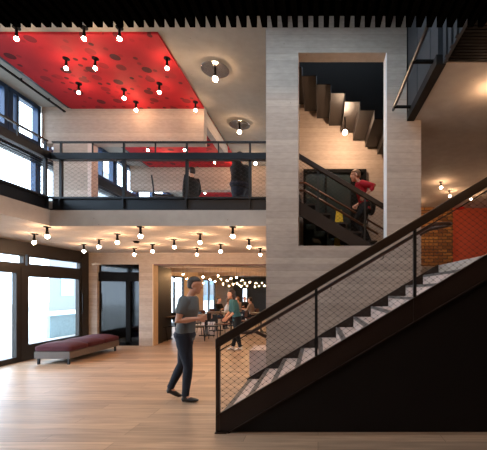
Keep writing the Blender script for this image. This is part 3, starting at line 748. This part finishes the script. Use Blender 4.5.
    for sd in 'LR':
        an, to = J['an'+sd], J['to'+sd]; dr = (to-an); hz = V((dr.x, dr.y, 0)).normalized()
        heel = an-hz*.045-V((0, 0, .055)); toe = to+hz*.04-V((0, 0, .0))
        b = MB(); b.loft([heel+V((0, 0, .0)), an-V((0, 0, .04)), an.lerp(to, .55)-V((0, 0, .02)), to, toe], [(.030, .032), (.042, .038), (.036, .042), (.026, .042), (.012, .025)], 12, up=(0, 0, 1))
        b.loft([an+V((0, 0, .02)), an-V((0, 0, .04))], [.043, .043], 12)
        evaluated(b.bm, voxel, 'shoe', shoe, e, 1)
    # hair
    b = MB(); 
    bmesh.ops.create_uvsphere(b.bm, u_segments=18, v_segments=14, radius=1, matrix=Matrix.Translation(hp_(-.022, 0, .045)) @ R3.to_4x4() @ Matrix.Diagonal((.102, .084, .091, 1)))
    bmesh.ops.create_uvsphere(b.bm, u_segments=18, v_segments=14, radius=1, matrix=Matrix.Translation(hp_(-.05, 0, .0)) @ R3.to_4x4() @ Matrix.Diagonal((.064, .084, .078, 1)))
    if long_hair: b.loft([hp_(-.05, 0, .03), hp_(-.07, 0, -.06), hp_(-.075, 0, -.17)], [(.06, .082), (.055, .08), (.03, .06)], 12, up=tuple(look))
    # cut hair away from the face
    bmesh.ops.recalc_face_normals(b.bm, faces=b.bm.faces)
    for v in b.bm.verts:
        l = R3.transposed() @ (v.co-hd)
        if l.z < .055 and l.x > .005: v.co = hp_(.0-.004, l.y*.9, l.z)
        if not long_hair and l.z < -.05: v.co = hp_(l.x, l.y*.85, -.05)
    evaluated(b.bm, voxel, 'hair', hair, e, 1)
    return e

walk_man = dict(pelvis=(0, 0, .93), chest=(.05, 0, 1.33), neck=(.09, 0, 1.49), head=(.15, 0, 1.64), look=V((1, -.1, -.12)),
    shL=(.06, .18, 1.43), elL=(.06, .24, 1.16), wrL=(.27, .13, 1.19), shR=(.05, -.18, 1.43), elR=(.0, -.25, 1.15), wrR=(.24, -.16, 1.18), palmL=V((.2, -1, 0)), palmR=V((.2, 1, 0)),
    hpL=(-.01, .09, .92), knL=(-.08, .09, .50), anL=(-.25, .09, .15), toL=(-.12, .10, .035),
    hpR=(.01, -.09, .92), knR=(.08, -.09, .50), anR=(.04, -.09, .085), toR=(.19, -.10, .03))
d_ = 4.95
man = person('man in grey-blue t-shirt and dark jeans walking right across the foyer', ((185-CX)*d_/F, d_, 0), 0, walk_man, hair='hair_grey', sleeves=.33, voxel=.011, fat=1.14)
# cup in his hands
v = V(((185-CX)*d_/F, d_, 0)) + V((.375, -.09, 1.20))
tag(MB().lathe([(.026, -.05), (.034, .05), (.030, .05), (.024, -.04)], 14).build('cup', 'cup', loc=tuple(v)), 'dark cup held by the walking man', 'cup')

lean = dict(pelvis=(0, 0, .86), chest=(.09, 0, 1.22), neck=(.13, 0, 1.36), head=(.17, .02, 1.49), look=V((1, -.25, -.05)),
    shL=(.10, .16, 1.29), elL=(.13, .22, 1.04), wrL=(.30, .19, .88), shR=(.09, -.16, 1.29), elR=(.11, -.22, 1.04), wrR=(.27, -.18, .86),
    hpL=(.0, .08, .85), knL=(.03, .08, .47), anL=(-.06, .09, .085), toL=(.07, .09, .03),
    hpR=(.0, -.08, .85), knR=(.0, -.08, .47), anR=(.08, -.09, .085), toR=(.21, -.09, .03))
d_ = 9.25
person('woman in teal top and black leggings leaning forward by the restaurant entrance', ((237-CX)*d_/F, d_, 0), PI*1.17, lean, top='teal', legs='blackcloth', hair='hair_dark', shoe='white', sleeves=.62, voxel=.014, long_hair=True, fingers=True)

# woman on the rear stair, ascending left
d_ = 7.0; X_ = (365-CX)*d_/F; hz = P(365, 206, d_).z
clim = dict(pelvis=(0, 0, .0), chest=(.08, 0, .34), neck=(.13, 0, .47), head=(.20, 0, .61), look=V((1, .2, -.1)),
    shL=(.08, .16, .41), elL=(-.15, .24, .33), wrL=(.02, .22, .16), shR=(.09, -.15, .41), elR=(-.04, -.2, .2), wrR=(.14, -.16, .06),
    hpL=(.0, .08, -.02), knL=(.20, .09, -.32), anL=(.06, .09, -.66), toL=(.2, .09, -.72),
    hpR=(.0, -.08, -.02), knR=(.05, -.08, -.42), anR=(-.14, -.09, -.78), toR=(-.02, -.09, -.86))
w = person('woman in a red top running up the stair inside the wall opening', (X_, d_, hz), PI, clim, top='redcloth', legs='blackcloth', hair='hair_brown', sleeves=.75, voxel=.012, long_hair=False)
bg = MB(); bg.sphere((X_+.14, d_+.12, hz+.02), (.10, .07, .19), 16, 10); tag(bg.build('shoulder_bag', 'blackcloth', smooth=True), 'black bag slung behind the woman in red', 'bag')

# gallery visitors in dark coats
stand = dict(pelvis=(0, 0, .93), chest=(.0, 0, 1.33), neck=(.01, 0, 1.48), head=(.03, 0, 1.63), look=V((1, 0, 0)),
    shL=(0, .18, 1.43), elL=(.0, .23, 1.15), wrL=(.08, .2, .92), shR=(0, -.18, 1.43), elR=(-.02, -.23, 1.15), wrR=(.12, -.18, .95),
    hpL=(0, .09, .92), knL=(.02, .09, .5), anL=(-.02, .09, .085), toL=(.11, .1, .03), hpR=(0, -.09, .92), knR=(.03, -.09, .5), anR=(.02, -.09, .085), toR=(.15, -.1, .03))
d_ = 9.3; person('person in a long dark coat standing on the gallery, left of the two', ((192-CX)*d_/F, d_, 3.16), PI*.85, {**stand, 'coat': True}, top='blackcloth', legs='blackcloth', sleeves=1, voxel=.014, fat=1.35, fingers=False)
d_ = 8.3; person('person in a black coat and jeans on the gallery near the concrete wall', ((240.5-CX)*d_/F, d_, 3.16), PI*.9, {**stand, 'look': V((1, 0, -.3))}, top='blackcloth', legs='navy', sleeves=1, voxel=.013, fat=1.9, fingers=False)

# seated diners
sit = dict(pelvis=(0, 0, .55), chest=(.06, 0, .92), neck=(.08, 0, 1.06), head=(.12, 0, 1.20), look=V((1, 0, -.1)),
    shL=(.07, .17, 1.0), elL=(.16, .22, .78), wrL=(.36, .12, .83), shR=(.07, -.17, 1.0), elR=(.16, -.22, .78), wrR=(.36, -.12, .83),
    hpL=(0, .09, .53), knL=(.42, .1, .50), anL=(.40, .1, .085), toL=(.52, .1, .03), hpR=(0, -.09, .53), knR=(.42, -.1, .50), anR=(.42, -.1, .085), toR=(.54, -.1, .03))
diners = [(217, 14.6, -.4, 'blackcloth', 'hair_grey', 'diner in black seated at the left restaurant table'), (226, 13.6, .3, 'white', 'hair_brown', 'diner in a white top seated behind the walking woman'), (239.5, 16.5, 2.8, 'greycloth', 'hair_brown', 'diner in beige seated just right of the woman in teal'), (244.5, 17.6, -1.2, 'blackcloth', 'hair_dark', 'diner in black seated between two pale ones'), (252.5, 14.6, 3.0, 'greycloth', 'hair_grey', 'diner in a grey-beige shirt on the brown chair by the wall')]
for (px, d_, rz, tp, hr_, lb) in diners:
    person(lb, ((px-CX)*d_/F, d_, 0), rz, sit, top=tp, legs='navy', hair=hr_, sleeves=.9, voxel=.022, fingers=False)

# ------------------------------------------------------------------ restaurant furniture
def make_chair(seat='leather', back='leather'):
    e = empty('chair')
    MB().box(-.21, .21, -.21, .21, .43, .47).build('seat', seat, e, bevel=.012)
    MB().prism([(-.20, .60), (-.23, .84), (-.20, .85), (-.17, .60)], 'y', -.2, .2).build('backrest', back, e, bevel=.01)
    for sx in (-1, 1):
        for sy in (-1, 1):
            t_ = .60 if sx < 0 else .43
            MB().tube([(sx*.22, sy*.2, 0), (sx*.18, sy*.18, .43), (sx*.185, sy*.18, t_)], .012, 6).build('leg', 'steel', e)
    return e
def make_table(w=.7, l=.7, h=.76):
    e = empty('table')
    MB().box(-l/2, l/2, -w/2, w/2, h-.035, h).build('tabletop', 'table_wood', e, bevel=.005)
    MB().tube([(0, 0, .02), (0, 0, h-.035)], .03, 8).build('pedestal', 'steel', e)
    MB().box(-.28, .28, -.03, .03, 0, .03).box(-.03, .03, -.28, .28, 0, .029).build('base', 'steel', e)
    return e
tbl0 = make_table(); ch0 = make_chair(); ch1 = make_chair('steel', 'steel')
tabs = [(164, 11.3, 'small dark table nearest the pale timber column edge'), (181, 12.6, 'small dark table behind the walking man'), (207, 12.2, 'dark pedestal table between the man and the woman in teal'), (216, 13.75, 'dark table in front of the diner in black'), (231, 15.8, 'dark table behind the woman in teal'), (247.5, 16.2, 'dark table among the seated diners'), (261, 13.2, 'dark table beside the concrete wall edge')]
for i, (px, d_, lb) in enumerate(tabs):
    o = tbl0 if i == 0 else copy_tree(tbl0); o.location = ((px-CX)*d_/F, d_, 0); tag(o, lb, 'table', 'restaurant tables')
chs = [(157, 10.8, 1.2, 1, 'black chair beside the timber column edge'), (172, 11.3, PI, 1, 'black chair right of the first table'), (176, 12.0, 1.7, 1, 'black chair half hidden behind the man'), (193, 12.2, -2, 1, 'black chair just right of the man at the middle table'), (197.5, 11.0, 0.3, 1, 'black chair in front of the pedestal table'), (213, 11.2, 1.6, 1, 'black chair at the front of the restaurant left of the woman in teal'), (222.5, 11.9, 2.9, 0, 'brown leather chair directly behind the woman in teal'), (205, 13.2, -.5, 0, 'brown leather chair behind the pedestal table'), (241, 13.2, PI, 0, 'brown leather chair right of the woman in teal'), (252.5, 14.6, 3.0, 0, 'brown leather chair under the diner in the grey-beige shirt'), (217, 14.5, -.4, 0, 'brown chair under the diner in black'), (226, 13.5, .3, 0, 'brown chair under the diner in white')]
u0 = u1 = False
for (px, d_, rz, kd, lb) in chs:
    if kd: o = ch1 if not u1 else copy_tree(ch1); u1 = True
    else: o = ch0 if not u0 else copy_tree(ch0); u0 = True
    o.location = ((px-CX)*d_/F, d_, 0); o.rotation_euler = (0, 0, rz); tag(o, lb, 'chair', 'restaurant chairs')
# gallery stools
o = copy_tree(ch1); d_ = 7.5; o.location = ((163-CX)*d_/F, d_, 3.16); o.rotation_euler = (0, 0, .4); tag(o, 'dark chair on the gallery behind the mesh, left of the coated figures', 'chair')

# ------------------------------------------------------------------ street outside
struct(MB().box(-40, XF-.2, -20, 90, -.25, -.02).build('street', 'pavement'))
bd = empty('building', (-22, 20, 0)); tag(bd, 'pale building across the street seen through the glass door', 'building')
adopt(MB().prism([(-22, 28.2), (-22, 37), (-28.8, 37)], 'z', 0, 14).build('wall', plain('grey_render', (128, 131, 135), .9, 0, var=.08, scale=.6)), bd)
for i in range(2):
    for j in range(2):
        adopt(MB().box(-22.02, -21.95, 29.5+i*3.6, 31+i*3.6, 1.2+j*3.4, 3.2+j*3.4).build('window', 'barrier'), bd)
b2 = empty('building', (-22, 60, 0)); tag(b2, 'grey-blue block far outside, seen through the restaurant window behind the walking man', 'building')
adopt(MB().prism([(-21, 56), (-21, 80), (-30, 80)], 'z', 0, 12).build('wall', plain('blue_grey_render', (96, 112, 128), .9)), b2)
for i in range(4): adopt(MB().box(-21.02, -20.95, 57+i*5, 60+i*5, 1, 3).build('window', 'frame'), b2)
tag(MB().box(-9.2, -9.1, 11.7, 15, -.02, .71).box(-9.22, -9.08, 11.7, 15, .71, .74).build('barrier', 'barrier'), 'pale blue low barrier outside the glass door', 'barrier')

# ------------------------------------------------------------------ light, world, camera
wd = bpy.data.worlds.new('World'); SC.world = wd; wd.use_nodes = True
bgn = wd.node_tree.nodes['Background']; bgn.inputs[0].default_value = (.72, .86, 1, 1); bgn.inputs[1].default_value = 8.0

cam = bpy.data.cameras.new('camera'); co = bpy.data.objects.new('camera', cam); C.objects.link(co)
co.location = (0, 0, CAMZ); co.rotation_euler = (PI/2, 0, 0)
cam.sensor_fit = 'HORIZONTAL'; cam.sensor_width = 36; cam.lens = 36*F/487
cam.shift_x = -(CX-243.5)/487; cam.shift_y = (CY-225)/487; cam.clip_start = .05; cam.clip_end = 200
SC.camera = co
SC.view_settings.view_transform = 'Standard'; SC.view_settings.look = 'None'; SC.view_settings.gamma = 1; SC.view_settings.use_curve_mapping = False
SC.view_settings.exposure = 0.12
SC.cycles.use_denoising = True; SC.cycles.max_bounces = 8; SC.cycles.diffuse_bounces = 5; SC.cycles.transparent_max_bounces = 12
SC.cycles.sample_clamp_indirect = 6; SC.cycles.caustics_reflective = False; SC.cycles.caustics_refractive = False
